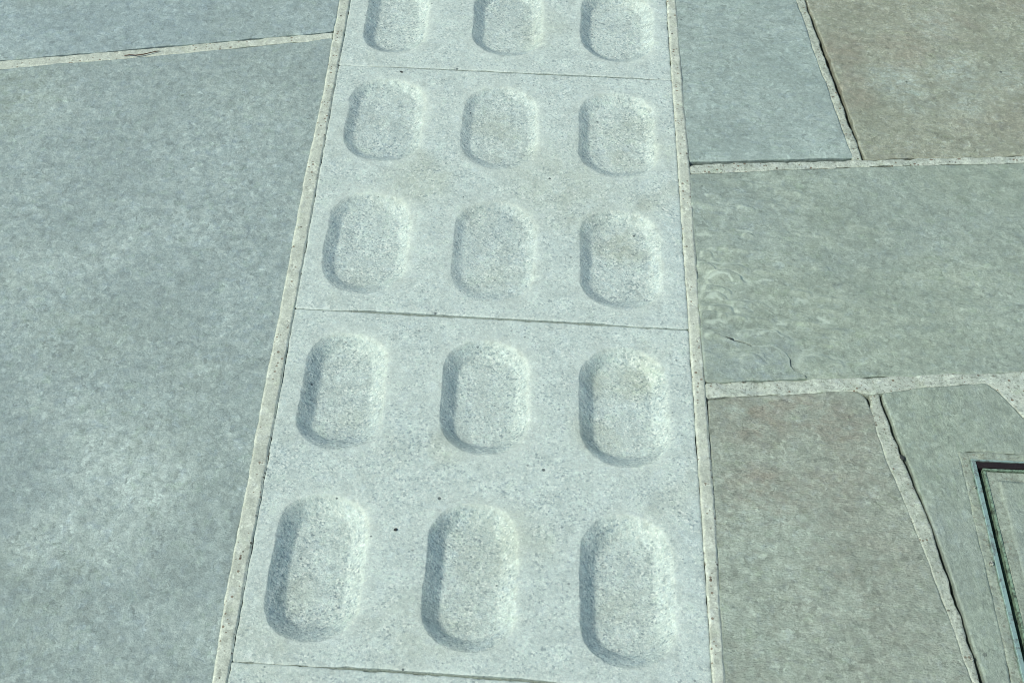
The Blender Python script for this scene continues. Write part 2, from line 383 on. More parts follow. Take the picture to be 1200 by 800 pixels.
def slab(name, poly, mat, z=0.0, thick=0.03, wob=0.0012, wsc=30, seed=0, corner=0.006, edge=0.0018, edrop=0.0012,
         relief=0.0008, rsc=5, grid=0.012, hfun=None, afun=None, stains=(), pales=(), step=0.004, extra=None, parent=None, holes=(), label=None, cat=None,
         group=None, kind=None, chip=0.0, grow=0.0):
    """one stone (or one run of mortar): an uneven outline, a rounded arris, a slightly wavy top and real sides"""
    loop = resample(round_corners(poly, corner), step)
    if area(loop) < 0: loop = loop[::-1]
    T = np.roll(loop, -1, axis=0) - np.roll(loop, 1, axis=0); T /= (np.linalg.norm(T, axis=1)[:, None] + 1e-12)
    N = np.stack([T[:, 1], -T[:, 0]], 1)
    d = fbm(loop[:, 0], loop[:, 1], wsc, 4, seed) * wob * 2
    d = d + grow
    if chip:
        q = fbm(loop[:, 0], loop[:, 1], 18, 2, seed + 5); d = d - chip * sstep((q - 0.22) / 0.1)
    loop = loop + N * d[:, None]
    rings = [loop - N * (edge * f) for f in (0.3, 0.65, 1.0, 1.8)]
    lo, hi = loop.min(0), loop.max(0)
    gx, gy = np.meshgrid(np.arange(lo[0], hi[0], grid), np.arange(lo[1], hi[1], grid))
    gp = np.stack([gx.ravel(), gy.ravel()], 1); gp = gp + (rng.random(gp.shape) - .5) * grid * 0.2
    cand = [(r, edge * f * 0.85) for r, f in zip(rings, (0.3, 0.65, 1.0, 1.8))] + [(gp, edge * 2.6)]
    if extra is not None: cand.append((extra, edge * 1.0))
    keep = []
    for pp, md in cand:
        pp = pp[inside(pp, loop)]
        if len(pp): keep.append(pp[seg_dist(pp, loop) >= md])
    inner = np.concatenate(keep) if keep else np.zeros((0, 2))
    pts = np.concatenate([loop, inner]); nb = len(loop)
    hl = []
    edges = [(i, (i + 1) % nb) for i in range(nb)]
    o_ = loop.mean(0)
    vs, _, fs, ov, _, _ = delaunay_2d_cdt([Vector(((p - o_)[0], (p - o_)[1])) for p in pts], edges, [], 1, 1e-7)
    V2 = np.array([(v[0], v[1]) for v in vs]) + o_
    dd = seg_dist(V2, loop)
    isb = dd < 1e-6
    zz = z + relief * fbm(V2[:, 0], V2[:, 1], rsc, 4, seed + 2)
    zz = zz - edrop * (1 - sstep(dd / (edge * (1 + 0.5 * fbm(V2[:, 0], V2[:, 1], 60, 2, seed))))) 
    if hfun is not None: zz = zz + hfun(V2, dd)
    V = np.column_stack([V2, zz])
    Fc = [tuple(f) if area(V2[list(f)]) > 0 else tuple(reversed(f)) for f in fs]
    # sides: order boundary vertices through input order
    mp = {}
    for i, src in enumerate(ov):
        for s in src: mp[s] = i
    ring = [mp[i] for i in range(nb)]
    base = len(V); Vb = V[ring].copy(); Vb2 = Vb.copy(); Vb[:, 2] = Vb[:, 2] - 0.0006
    bot = Vb2.copy(); bot[:, 2] = z - thick
    V = np.concatenate([V, Vb2, bot])
    sides = []
    for i in range(nb):
        j = (i + 1) % nb
        sides.append((base + i, base + nb + i, base + nb + j, base + j))
    sides.append(tuple(reversed(range(base + nb, base + 2 * nb))))
    sides = [tuple(s) for s in sides]
    o3 = (float(o_[0]), float(o_[1]), float(z))
    at = {'wear': np.zeros(len(V)), 'crack_shade': np.zeros(len(V)), 'stain': spots(V[:, :2], stains), 'pale': spots(V[:, :2], pales)}
    if afun is not None:
        wv, cv = afun(V[:, :2]); at['wear'] = wv; at['crack_shade'] = cv
    ob = mesh_obj(name, V, Fc + sides, mat, o3, parent, attrs=at)
    if parent is None: tag(ob, label, cat, group, kind)
    return ob

# ------------------------------------------------------------------ setting
S = 60
mesh_obj('ground', [(-S, -S, -0.05), (S, -S, -0.05), (S, S, -0.05), (-S, S, -0.05)], [(0, 1, 2, 3)], MAT['ground'], (0, 0, -0.05), smooth=False)['kind'] = 'structure'
bed = mesh_obj('pavement', [(-1.36, -0.96, -0.030), (1.51, -0.96, -0.030), (1.51, 1.61, -0.030), (-1.36, 1.61, -0.030)], [(0, 1, 2, 3)], MAT['bed'], (0, 0, -0.030), smooth=False)
bed['kind'] = 'structure'

# ------------------------------------------------------------------ granite slabs with recessed cups
XL, XR = -0.2526, 0.2530
def gx(side, y0):        # x of strip edge is constant in the ground plane; measured from the photograph
    return XL if side < 0 else XR
def jrow(pl, pr):
    return P(*pl)[1], P(*pr)[1]
J_top = jrow((397, 76), (785, 94)); J_mid = jrow((346, 361), (803, 386)); J_bot = jrow((270, 774), (836, 812))
L_slab = J_top[0] - J_mid[0]
# measured outlines of the recesses: left, right, top, bottom in the photograph and depth in metres
CUP = {
 'A1': (430, 505, -35, 62, .011), 'A2': (555, 640, -32, 66, .011), 'A3': (680, 768, -30, 72, .011),
 'B1': (405, 500, 92, 190, .0075), 'B2': (541, 633, 102, 199, .006), 'B3': (678, 772, 109, 208, .0085),
 'C1': (380, 483, 225, 344, .0085), 'C2': (530, 630, 236, 354, .0055), 'C3': (679, 778, 246, 363, .0085),
 'D1': (352, 454, 388, 527, .0125), 'D2': (516, 624, 398, 532, .0125), 'D3': (679, 787, 407, 547, .0125),
 'E1': (316, 430, 577, 753, .0140), 'E2': (497, 609, 589, 764, .0138), 'E3': (679, 794, 603, 781, .0138),
}
def cup_geo(key):
    l, r, t, b, dep = CUP[key]; dep *= 1.15; r -= 3; cx = (l + r) / 2; cy = (t + b) / 2 
    xl = P(l, cy)[0]; xr = P(r, cy)[0]; yt = P(cx, t)[1]; yb = P(cx, b)[1]
    return [(xl + xr) / 2, (yt + yb) / 2, (xr - xl) / 2, (yt - yb) / 2, dep]
cups = {k_: cup_geo(k_) for k_ in CUP}
print('J', J_top, J_mid, J_bot, 'L', L_slab, 'edges', P(410, 0), P(266, 800), P(782, 0), P(837, 800))
for k_, v_ in cups.items(): print(k_, [round(q * 1000, 1) for q in v_])

def cup_sdf(x, y, c, seed):
    cx, cy, hx, hy, dep = c
    r = hx * 0.96
    # hand-dressed outline: wander by a millimetre or two
    px = x - cx + 0.0022 * fbm(x, y, 22, 3, seed + 3); py = y - cy + 0.003 * fbm(x, y, 22, 3, seed + 9)
    qx = np.abs(px) - (hx - r); qy = np.abs(py) - (hy - r)
    return np.hypot(np.maximum(qx, 0), np.maximum(qy, 0)) + np.minimum(np.maximum(qx, qy), 0) - r + 0.0009 * fbm(x, y, 130, 3, seed + 12)

def cup_depth(x, y, sd, c, seed):
    """profile from the rim inwards; right-hand and near walls are broader and softer than the left one"""
    cx, cy, hx, hy, dep = c
    ang_r = sstep(((x - cx) / hx - 0.2) / 0.8)
    width = 0.0185 - 0.0015 * ang_r + 0.003 * fbm(x, y, 16, 2, seed)
    nearw = sstep((-(y - cy) / hy - 0.45) / 0.55); farw = sstep(((y - cy) / hy - 0.5) / 0.5)
    width = width * (1 + 0.45 * nearw - 0.12 * farw)
    width = width * (0.55 + 0.45 * dep / 0.013)
    t = np.clip(-sd / width, 0, 1)
    lin_ = t; sm = sstep(t)
    mixf = 0.08
    z = -dep * (lin_ * (1 - mixf) + sm * mixf)
    z = z - 0.0012 * sstep((-sd - width) / 0.02)
    z = z + np.where(t > 0.05, 1, 0) * 0.0011 * fbm(x, y, 80, 4, seed + 1) * (0.5 + 0.7 * ang_r)
    # soft outer shoulder on the right: worn
    return z
def shoulder(x, y, sd, c):
    cx, cy, hx, hy, dep = c
    ang_r = sstep(((x - cx) / hx - 0.1) / 0.8)
    return -0.0007 * ang_r * np.exp(-np.maximum(sd, 0) / 0.003) - 0.0005 * np.exp(-np.maximum(sd, 0) / 0.004)

GST = ((590, 320, .03, .5), (440, 320, .02, .4), (410, 480, .02, .5), (570, 640, .03, .5), (345, 690, .025, .5), (720, 700, .03, .5), (730, 180, .03, .6), (580, 180, .02, .5), (650, 215, .09, .6), (590, 150, .04, .6), (740, 150, .05, .6), (735, 285, .035, .9), (490, 215, .06, .7), (745, 440, .04, .8), (705, 442, .03, .8), (600, 620, .05, .5), (780, 170, .03, .5), (560, 250, .03, .5), (700, 500, .03, .6), (520, 520, .02, .7), (300, 750, .05, .4), (640, 30, .05, .5), (500, 750, .05, .4))
def granite_slab(cl, y0, y1, seed, label, zoff=0.0, gape=None):
    """y0 = (left,right) of near joint, y1 = far joint; cl = list of cup tuples"""
    gap = 0.0002
    poly = [(XL, y0[0] + gap), (XR, y0[1] + gap), (XR, y1[1] - gap), (XL, y1[0] - gap)]
    loop = resample(round_corners(poly, 0.004), 0.003)
    if area(loop) < 0: loop = loop[::-1]
    T = np.roll(loop, -1, axis=0) - np.roll(loop, 1, axis=0); T /= np.linalg.norm(T, axis=1)[:, None]
    N = np.stack([T[:, 1], -T[:, 0]], 1)
    q = fbm(loop[:, 0], loop[:, 1], 90, 3, seed)
    loop = loop - N * (0.0002 + 0.0007 * sstep(q / 0.3) + 0.0005 * sstep((q - 0.32) / 0.12))[:, None]
    if gape:
        m_ = np.abs(loop[:, 1] - (y0[0] + (y0[1] - y0[0]) * (loop[:, 0] - XL) / (XR - XL))) < .004
        loop[:, 1] += m_ * gape[2] * sstep((loop[:, 0] - gape[0]) / .03) * sstep((gape[1] - loop[:, 0]) / .05)
    loops = []; contour = []
    for ci, c in enumerate(cl):
        th = np.linspace(0, 2 * math.pi, 240, endpoint=False)
        def level(sdv, n=240):
            th = np.linspace(0, 2 * math.pi, n, endpoint=False); lo_, hi_ = np.zeros(n), np.full(n, 0.3)
            for _ in range(30):
                mid = (lo_ + hi_) / 2
                s = cup_sdf(c[0] + mid * np.cos(th), c[1] + mid * np.sin(th), c, seed * 10 + ci)
                hi_ = np.where(s > sdv, mid, hi_); lo_ = np.where(s > sdv, lo_, mid)
            return np.stack([c[0] + lo_ * np.cos(th), c[1] + lo_ * np.sin(th)], 1)
        loops.append(level(0.0))
        for s in (0.008, 0.004, 0.002, 0.0008, -0.001, -0.0025, -0.005, -0.0075, -0.010, -0.0125, -0.015, -0.0175, -0.020, -0.023):
            contour.append(level(s, 240 if s > -0.006 else 200))
    lo, hi = loop.min(0), loop.max(0)
    gx_, gy_ = np.meshgrid(np.arange(lo[0], hi[0], 0.005), np.arange(lo[1], hi[1], 0.005))
    gp = np.stack([gx_.ravel(), gy_.ravel()], 1) + (rng.random((gx_.size, 2)) - .5) * 0.001
    def allsd(p):
        if not cl: return np.full(len(p), 1.0), np.zeros(len(p), int)
        s = np.stack([cup_sdf(p[:, 0], p[:, 1], c, seed * 10 + i) for i, c in enumerate(cl)], 1)
        return s.min(1), s.argmin(1)
    s_, _ = allsd(gp)
    gp = gp[(s_ > 0.0105) | (s_ < -0.0255)]
    inner = [gp]; md = [0.006]
    for c_ in contour: inner.append(c_); md.append(0.002)
    for f in (0.0009, 0.002, 0.0035): inner.append(loop - N * f); md.append(f * 0.85)
    keep = []
    for pp, m_ in zip(inner, md):
        pp = pp[inside(pp, loop)]; keep.append(pp[seg_dist(pp, loop) >= m_])
    loops_k = loops
    pts = [loop]; edges = [(i, (i + 1) % len(loop)) for i in range(len(loop))]; off = len(loop)
    for lp in loops_k:
        pts.append(lp); m = len(lp); edges += [(off + i, off + (i + 1) % m) for i in range(m)]; off += m
    pts = np.concatenate(pts + keep); o_ = loop.mean(0)
    vs, _, fs, ov, _, _ = delaunay_2d_cdt([Vector(((p - o_)[0], (p - o_)[1])) for p in pts], edges, [], 1, 1e-7)
    V2 = np.array([(v[0], v[1]) for v in vs]) + o_
    dd = seg_dist(V2, loop); sd, ci = allsd(V2)
    zz = zoff + 0.0010 * fbm(V2[:, 0], V2[:, 1], 6, 4, seed) + 0.0003 * fbm(V2[:, 0], V2[:, 1], 60, 3, seed + 4)
    zz = zz - 0.0009 * (1 - sstep(dd / 0.0018))
    for i, c in enumerate(cl):
        m = (ci == i)
        dz = np.where(sd[m] < 0, cup_depth(V2[m, 0], V2[m, 1], sd[m], c, seed * 10 + i), 0) + shoulder(V2[m, 0], V2[m, 1], sd[m], c)
        zz[m] += dz
    wear = np.exp(-np.maximum(sd - 0.001, 0) / 0.016) * (sd > -0.004) * np.clip(0.9 + 1.2 * fbm(V2[:, 0], V2[:, 1], 14, 3, seed + 6), 0, 1)
    wear = np.maximum(wear, 0.8 * np.exp(-dd / 0.012) * np.clip(.6 + fbm(V2[:, 0], V2[:, 1], 14, 3, seed + 6), 0, 1))
    stn = spots(V2, GST)
    V = np.column_stack([V2, zz])
    Fc = np.array([f if area(V2[list(f)]) > 0 else tuple(reversed(f)) for f in fs if len(f) == 3])
    fn = np.cross(V[Fc[:, 1]] - V[Fc[:, 0]], V[Fc[:, 2]] - V[Fc[:, 0]])
    vn = np.zeros_like(V)
    for k2 in range(3): np.add.at(vn, Fc[:, k2], fn)
    vn /= (np.linalg.norm(vn, axis=1)[:, None] + 1e-15)
    cen = V2[Fc].mean(1); fsd, fci = allsd(cen)
    # plate
    sel = Fc[fsd >= 0]
    mp = {}
    for i, src in enumerate(ov):
        for s in src: mp[s] = i
    nb = len(loop); ring = [mp[i] for i in range(nb)]; base = len(V)
    bot = V[ring].copy(); bot[:, 2] = zoff - 0.06
    top2 = V[ring].copy()
    Vall = np.concatenate([V, top2, bot])
    Nn = np.concatenate([vn, np.column_stack([N, np.zeros(nb)]), np.column_stack([N, np.zeros(nb)])])
    sides = [(base + i, base + nb + i, base + nb + (i + 1) % nb, base + (i + 1) % nb) for i in range(nb)]
    o3 = (float(o_[0]), float(o_[1]), 0.0)
    def compact(name, faces, mat, parent=None):
        used = sorted({v for f in faces for v in f}); re = {v: i for i, v in enumerate(used)}
        vv = Vall[used]
        if parent is not None: vv = vv - np.array(o3)
        wv = np.concatenate([wear, np.zeros(2 * nb)])[used]
        return mesh_obj(name, vv, [[re[v] for v in f] for f in faces], mat, o3, parent, True, Nn[used], {'wear': wv, 'stain': np.concatenate([stn, np.zeros(2 * nb)])[used]})
    ob = bpy.data.objects.new('granite_paver', None); C.objects.link(ob); ob.location = o3
    compact('stone_body', [tuple(f) for f in sel] + sides, MAT['granite'], ob)
    tag(ob, label, 'paving slab', 'granite slabs with sunken ovals in the strip')
    for i in range(len(cl)):
        f = Fc[(fsd < 0) & (fci == i)]
        r_ = compact('recess', [tuple(q_) for q_ in f], MAT['granite_pit'], ob)
    return ob

def shift(c, dy, dep=None): return [c[0], c[1] + dy, c[2], c[3], dep or c[4]]
rowgap = cups['B2'][1] - cups['C2'][1]
A_far = [shift(cups[q], rowgap) for q in ('A1', 'A2', 'A3')]
for q in ('A1', 'A2', 'A3'):
    cups[q][3] = 0.092; 
    cups[q][1] = P((CUP[q][0] + CUP[q][1]) / 2, CUP[q][3])[1] + 0.092
A_far = [shift(cups[q], rowgap) for q in ('A1', 'A2', 'A3')]
J_far = (J_top[0] + L_slab, J_top[1] + L_slab); J_near = (J_bot[0] - L_slab, J_bot[1] - L_slab)
granite_slab([cups['A1'], cups['A2'], cups['A3']] + A_far, J_top, J_far, 1, 'pale granite slab cut off by the top edge, one row of sunken ovals showing', gape=(-.20, .24, .0014))
granite_slab([cups[q] for q in ('B1', 'B2', 'B3', 'C1', 'C2', 'C3')], J_mid, J_top, 2, 'pale granite slab with six shallow faintly shaded ovals, upper whole slab of the strip', 0.0004, gape=(-.20, .18, .0024))
granite_slab([cups[q] for q in ('D1', 'D2', 'D3', 'E1', 'E2', 'E3')], J_bot, J_mid, 3, 'pale granite slab with six deep dark-edged ovals, lower whole slab of the strip', -0.0002, gape=(-.16, .10, .0024))
dn = J_bot[0] - J_mid[0]
J_farther = (J_far[0] + L_slab, J_far[1] + L_slab)
granite_slab([shift(c_, 2 * rowgap) for c_ in [cups['A1'], cups['A2'], cups['A3']]] , J_far, J_farther, 5, 'granite slab of the strip beyond the top edge, out of the photograph')
granite_slab([shift(cups[q], dn) for q in ('D1', 'D2', 'D3', 'E1', 'E2', 'E3')], J_near, J_bot, 4, 'thin sliver of plain granite slab at the bottom edge of the strip')

# ------------------------------------------------------------------ mortar strips beside the granite
def PP(*a): return [P(x, y) for x, y in a]
ext = 1.35
def band(name, left, right, **kw): return slab(name, list(left) + list(reversed(right)), **kw)
far, near = 1.6, -0.95
lo_out = [(XL - 0.0140, near)] + PP((249, 800), (264, 700), (291, 560), (309, 460), (327, 372), (357, 208), (379, 110), (398, 0)) + [(XL - 0.0105, far)]
lo_in = [(XL - 0.0001, near), (XL - 0.0001, far)]
slab('mortar_joint', lo_in + list(reversed(lo_out)), MAT['mortar'], z=0.0014, thick=0.034, wob=0.0006, wsc=70, seed=11, edge=0.0022, edrop=0.0016,
     relief=0.0008, rsc=30, grid=0.006, corner=0.001, step=0.003, chip=0.0, grow=0.0005,
     label='long cream mortar joint dotted with brown pits, left side of the granite strip', cat='mortar joint')
ro_out = [(XR + 0.0115, near)] + PP((849, 800), (837, 590), (822, 400), (811, 240), (809, 205), (800, 110), (792, 0)) + [(XR + 0.010, far)]
slab('mortar_joint', [(XR + 0.0004, far), (XR + 0.0004, near)] + ro_out, MAT['mortar'], z=0.0014, thick=0.034, wob=0.0006, wsc=70, seed=12, edge=0.0022, edrop=0.0016,
     relief=0.0008, rsc=30, grid=0.006, corner=0.001, step=0.003, chip=0.0, grow=0.0005,
     label='long cream mortar joint dotted with brown pits, right side of the granite strip', cat='mortar joint')

# ------------------------------------------------------------------ flagstones
def ext_pt(p, q, x=None, y=None):
    """continue the line p->q to a given x or y (metres)"""
    p, q = np.array(p), np.array(q); d = q - p
    t = (x - p[0]) / d[0] if x is not None else (y - p[1]) / d[1]
    return tuple(p + d * t)
FL = 'large flagstones laid beside the granite strip'
# left side
jl_up = [P(391, 38.5), P(0, 72)]; jl_lo = [P(391, 43), P(0, 80.5)]
xw = -1.35
slab('flagstone', [P(251, 800), (XL - 0.0130, near), (xw, near), ext_pt(*jl_lo, x=xw), P(0, 80.5), P(200, 63), P(390.5, 44.5), P(380.5, 110), P(358.5, 208), P(328.5, 372), P(311, 460), P(292.5, 560), P(266, 700)],
     MAT['slate_blue'], z=-0.0004, seed=21, pales=((125, 560, .10, 1), (60, 620, .07, .7), (150, 640, .07, .6), (90, 500, .05, .6), (130, 290, .05, .8), (60, 300, .04, .5), (180, 740, .06, .5), (190, 230, .05, .3), (230, 620, .05, .4), (60, 120, .06, .3)), stains=((20, 110, .10, .8), (150, 520, .10, .4), (30, 700, .12, .6), (90, 390, .08, .5)), wob=0.0012, relief=0.0012, rsc=4, grid=0.014, hfun=lambda v, d: 0.0004 * fbm(v[:, 0], v[:, 1], 45, 4, 3), thick=.045,
     label='very large blue-grey flagstone filling the left side below the slanting joint', cat='paving slab', group=FL)
slab('flagstone', [P(392, 37), P(200, 54), P(0, 71), ext_pt(*jl_up, x=xw), (xw, far), (XL - 0.0095, far), P(399, 0)],
     MAT['slate_blue2'], z=0.0010, seed=22, relief=0.0012, rsc=4, grid=0.014, thick=.045,
     label='blue-grey flagstone in the top left corner above the slanting joint', cat='paving slab', group=FL)
slab('mortar_joint', [P(389.5, 38.8), P(200, 55.5), P(0, 72.5), ext_pt(*jl_up, x=xw), ext_pt(*jl_lo, x=xw), P(0, 80), P(200, 62.5), P(388, 44)],
     MAT['mortar'], z=-0.0003, grow=0.0025, thick=0.034, wob=0.0010, wsc=60, seed=13, edge=0.0015, edrop=0.001, relief=0.0014, rsc=40, grid=0.006, step=0.003, corner=.001,
     label='thin slanting whitish mortar joint between the two left flagstones', cat='mortar joint')

# right side, far row
xe = 1.5
dj_l = [P(1004, 186), P(936, 0)]; dj_r = [P(1015, 187), P(954, 12)]
slab('flagstone', [P(807, 189), P(995, 184.5), P(999.5, 184), ext_pt(*[P(999.5, 184), P(932.5, 0)], y=far), (XR + 0.0085, far), P(791, 0), P(799, 110), P(807, 185)],
     MAT['slate_smooth'], z=0.0000, seed=23, pales=((840, 184, .02, 1), (880, 183, .02, 1), (920, 182, .02, .8), (835, 125, .04, .5), (960, 180, .02, .7)), relief=0.002, rsc=5, grid=0.012, thick=.045,
     label='smooth blue flagstone at the top, between granite strip and slanting dark joint', cat='paving slab', group=FL)
slab('flagstone', [P(1014, 187), P(1200, 182.5), ext_pt(P(1014, 187), P(1200, 182.5), x=xe), (xe, far), ext_pt(P(1014, 187), P(949.5, 10), y=far), P(949.5, 10), P(985, 105)],
     MAT['brown'], z=-0.0008, seed=24, stains=((985, 60, .05, .8), (1000, 110, .05, .8), (1060, 60, .06, .5), (1120, 30, .05, .5)), pales=((1050, 100, .06, .8), (1120, 85, .06, .8), (1180, 90, .05, .6), (1100, 30, .05, .4)), relief=0.0012, rsc=6, grid=0.012, chip=0.0015, thick=.045,
     label='brownish olive flagstone in the top right corner', cat='paving slab', group=FL)
slab('mortar_joint', [P(1004, 188), P(1011, 188), ext_pt(P(1011, 188), P(944, 4), y=far), ext_pt(P(999, 186), P(932.5, 0), y=far), P(933, 2), P(1000, 188)],
     MAT['mortar_grey'], z=-0.0006, thick=0.034, wob=0.0014, wsc=70, seed=14, edge=0.002, edrop=0.0015, relief=0.002, rsc=50, grid=0.005, step=0.003, corner=.001,
     label='short slanting mortar joint with dark gap between the blue and brown flagstones', cat='mortar joint')
# horizontal joint
slab('mortar_joint', [P(811, 201), P(900, 198), P(1003, 193.8), P(1200, 188.5), ext_pt(P(1003, 193.8), P(1200, 188.5), x=xe), ext_pt(P(1003, 188.5), P(1200, 184), x=xe), P(1200, 184), P(1003, 189), P(900, 191.5), P(811, 194)],
     MAT['mortar_rough'], z=-0.0003, grow=0.0025, thick=0.034, wob=0.0016, wsc=60, seed=15, edge=0.0015, edrop=0.001, relief=0.0016, rsc=50, grid=0.005, step=0.003, corner=.001,
     label='narrow crumbly mortar joint running right, above the wide green flagstone', cat='mortar joint')
# R3 with lifting flake
flake = np.array([P(*q) for q in ((812, 380), (838, 391), (850, 396), (862, 399), (879, 405), (892, 405), (902, 404), (913, 408), (921, 414), (926, 421), (927, 430), (931, 435), (943, 440), (947, 444), (947, 452), (812, 452))])
crackline = np.array([P(*q) for q in ((838.5, 391.5), (850, 396.5), (857, 399), (864, 400), (872, 402.5), (880, 405.5))])
flake_edge_shade = np.array([P(*q) for q in ((926, 421), (927, 430), (932, 435.5), (943, 440), (946, 446))])  # shade painted dark along the flake's right-hand edge, no groove here
rs = np.random.default_rng(12)
scales = [(850, 329, .026, .017, .0024), (840, 343, .020, .012, .0016), (836, 350, .018, .010, .0012), (900, 396, .034, .014, .0012), (960, 430, .030, .02, .0010), (940, 345, .014, .008, .001), (860, 374, .02, .009, .001)]
for _ in range(100):
    px = 822 + 375 * rs.random() ** 1.25; py = 215 + 215 * rs.random()
    a_ = (0.0009 * math.exp(-(px - 822) / 120) + 0.0003) * (0.5 + rs.random())
    scales.append((px, py, 0.008 + 0.020 * rs.random(), 0.004 + 0.009 * rs.random(), a_))
def scale_fields(v):
    h = np.zeros(len(v)); lip = np.zeros(len(v))
    for px, py, rx, ry, a_ in scales:
        x, y = P(px, py); m = (np.abs(v[:, 0] - x) < rx * 1.5) & (np.abs(v[:, 1] - y) < ry * 1.7)
        if not m.any(): continue
        dx = (v[m, 0] - x); dy = (v[m, 1] - y) + 0.08 * dx        # scales lean like the grain of the stone
        w_ = 1 + 0.35 * fbm(v[m, 0], v[m, 1], 55, 3, 2)
        r = np.hypot(dx / rx, dy / ry) * w_
        fade = sstep((dy / ry + 0.7) / 1.3)
        h[m] += 2.0 * a_ * sstep((1 - r) / 0.16) * fade
        lip[m] = np.maximum(lip[m], np.exp(-((1 - r) / 0.17) ** 2) * fade * min(1, a_ / 0.0019))
    return h, lip
lips = [np.array([P(*q) for q in l_]) for l_ in (
    [(829, 328), (836, 323.5), (845, 321.5), (853, 324), (858, 330)], [(826, 350), (836, 346), (846, 352)], [(817, 275), (826, 275), (833, 277)],
    [(830, 377), (842, 375), (850, 378)], [(886, 331), (895, 328), (903, 329)], [(888, 393), (897, 389), (907, 388), (916, 394)],
    [(911, 379), (921, 379)], [(905, 304), (913, 302)], [(935, 350), (946, 352)], [(834, 306), (846, 309)], [(864, 270), (880, 272)], [(856, 363), (866, 366)], [(960, 372), (972, 378)])]
def pl_dist(v, line):
    A = line[:-1]; D = line[1:] - A; out = np.full(len(v), 9.0)
    m = (np.abs(v[:, 0] - line[:, 0].mean()) < .12) & (np.abs(v[:, 1] - line[:, 1].mean()) < .12)
    p = v[m][:, None, :]; t = np.clip(((p - A) * D).sum(2) / (D ** 2).sum(1), 0, 1)
    out[m] = np.sqrt((((A + D * t[..., None]) - p) ** 2).sum(2).min(1)); return out
def r3h(v, d):
    h, _ = scale_fields(v)
    ins = inside(v, flake); sdv = seg_dist(v, flake)
    h += np.where(ins, .0024 * sstep(sdv / 0.0010), 0)
    n = fbm(v[:, 0] * 0.7 + v[:, 1] * .3, v[:, 1] * 1.3, 9, 5, 31)
    q = n * 9; h += 0.0003 * (np.floor(q) + sstep((q - np.floor(q) - 0.75) / 0.25))
    h -= .003 * (1 - sstep(pl_dist(v, crackline) / .0020))
    return h
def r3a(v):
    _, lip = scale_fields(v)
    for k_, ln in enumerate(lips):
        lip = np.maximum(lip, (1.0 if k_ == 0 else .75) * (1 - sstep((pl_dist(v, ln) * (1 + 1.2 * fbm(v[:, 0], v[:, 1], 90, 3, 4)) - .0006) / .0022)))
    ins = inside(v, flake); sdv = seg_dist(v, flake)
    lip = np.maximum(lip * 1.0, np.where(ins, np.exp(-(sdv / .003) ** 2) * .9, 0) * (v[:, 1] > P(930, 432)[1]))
    ck = np.maximum(1 - sstep((pl_dist(v, crackline) - .0009) / .0010), 0.6 * (1 - sstep((pl_dist(v, flake_edge_shade) - .0004) / .0010)))
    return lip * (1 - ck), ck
ex = []
for l0, cl_ in ((flake, True), (crackline, False), (flake_edge_shade, False)):
    l_ = resample(l0, 0.0010, cl_)
    tt = np.roll(l_, -1, axis=0) - l_; nn = np.stack([tt[:, 1], -tt[:, 0]], 1) / (np.linalg.norm(tt, axis=1)[:, None] + 1e-9)
    for f in (-.0014, -.0006, 0, .0006, .0014): ex.append(l_ + nn * f)
def fillgrid(x0, x1, y0, y1, st):
    gx_, gy_ = np.meshgrid(np.arange(x0, x1, st), np.arange(y0, y1, st))
    return np.stack([gx_.ravel(), gy_.ravel()], 1) + (rng.random((gx_.size, 2)) - .5) * st * .4
yb_, yt_ = P(820, 450)[1], P(820, 200)[1]
ex.append(fillgrid(XR, XR + .20, yb_, yt_, .0020)); ex.append(fillgrid(XR + .20, XR + .50, yb_, yt_, .0035))
# R3: wide stone with rippled cleft face
slab('flagstone', [P(808, 204), P(900, 200), P(1003, 196), P(1200, 190.5), ext_pt(P(1003, 196), P(1200, 190.5), x=xe), ext_pt(P(1000, 442), P(1200, 435), x=xe), P(1200, 435), P(1000, 442), P(827, 448), P(825, 430), P(821, 395), P(810, 240)],
     MAT['green'], z=0.0002, seed=25, relief=0.0012, rsc=5, grid=0.012, hfun=r3h, afun=r3a, extra=np.concatenate(ex), pales=((860, 300, .08, .4), (850, 420, .06, .4)), stains=((850, 260, .08, .5), (840, 420, .07, .9), (890, 430, .05, .9)), thick=.045,
     label='wide green-grey flagstone with rippled flaking surface right of the strip', cat='paving slab', group=FL)
# lower horizontal joint, broad and crumbly, with filled corner at right
slab('mortar_joint', [P(829, 463), P(905, 459.5), P(1004, 455.5), P(1018, 460), P(1031, 459), P(1080, 451), P(1157, 446.5), P(1170, 455), P(1200, 488), (xe, P(1200, 488)[1]),
                      ext_pt(P(1000, 443.5), P(1200, 436.5), x=xe), P(1200, 436.5), P(1000, 443.5), P(828, 450)],
     MAT['mortar_rough'], z=-0.0003, grow=0.0025, thick=0.034, wob=0.0018, wsc=50, seed=16, edge=0.0018, edrop=0.001, relief=0.003, rsc=35, grid=0.005, step=0.003, corner=.002,
     label='wide crumbly mortar joint under the rippled flagstone, broadening at the right edge', cat='mortar joint')
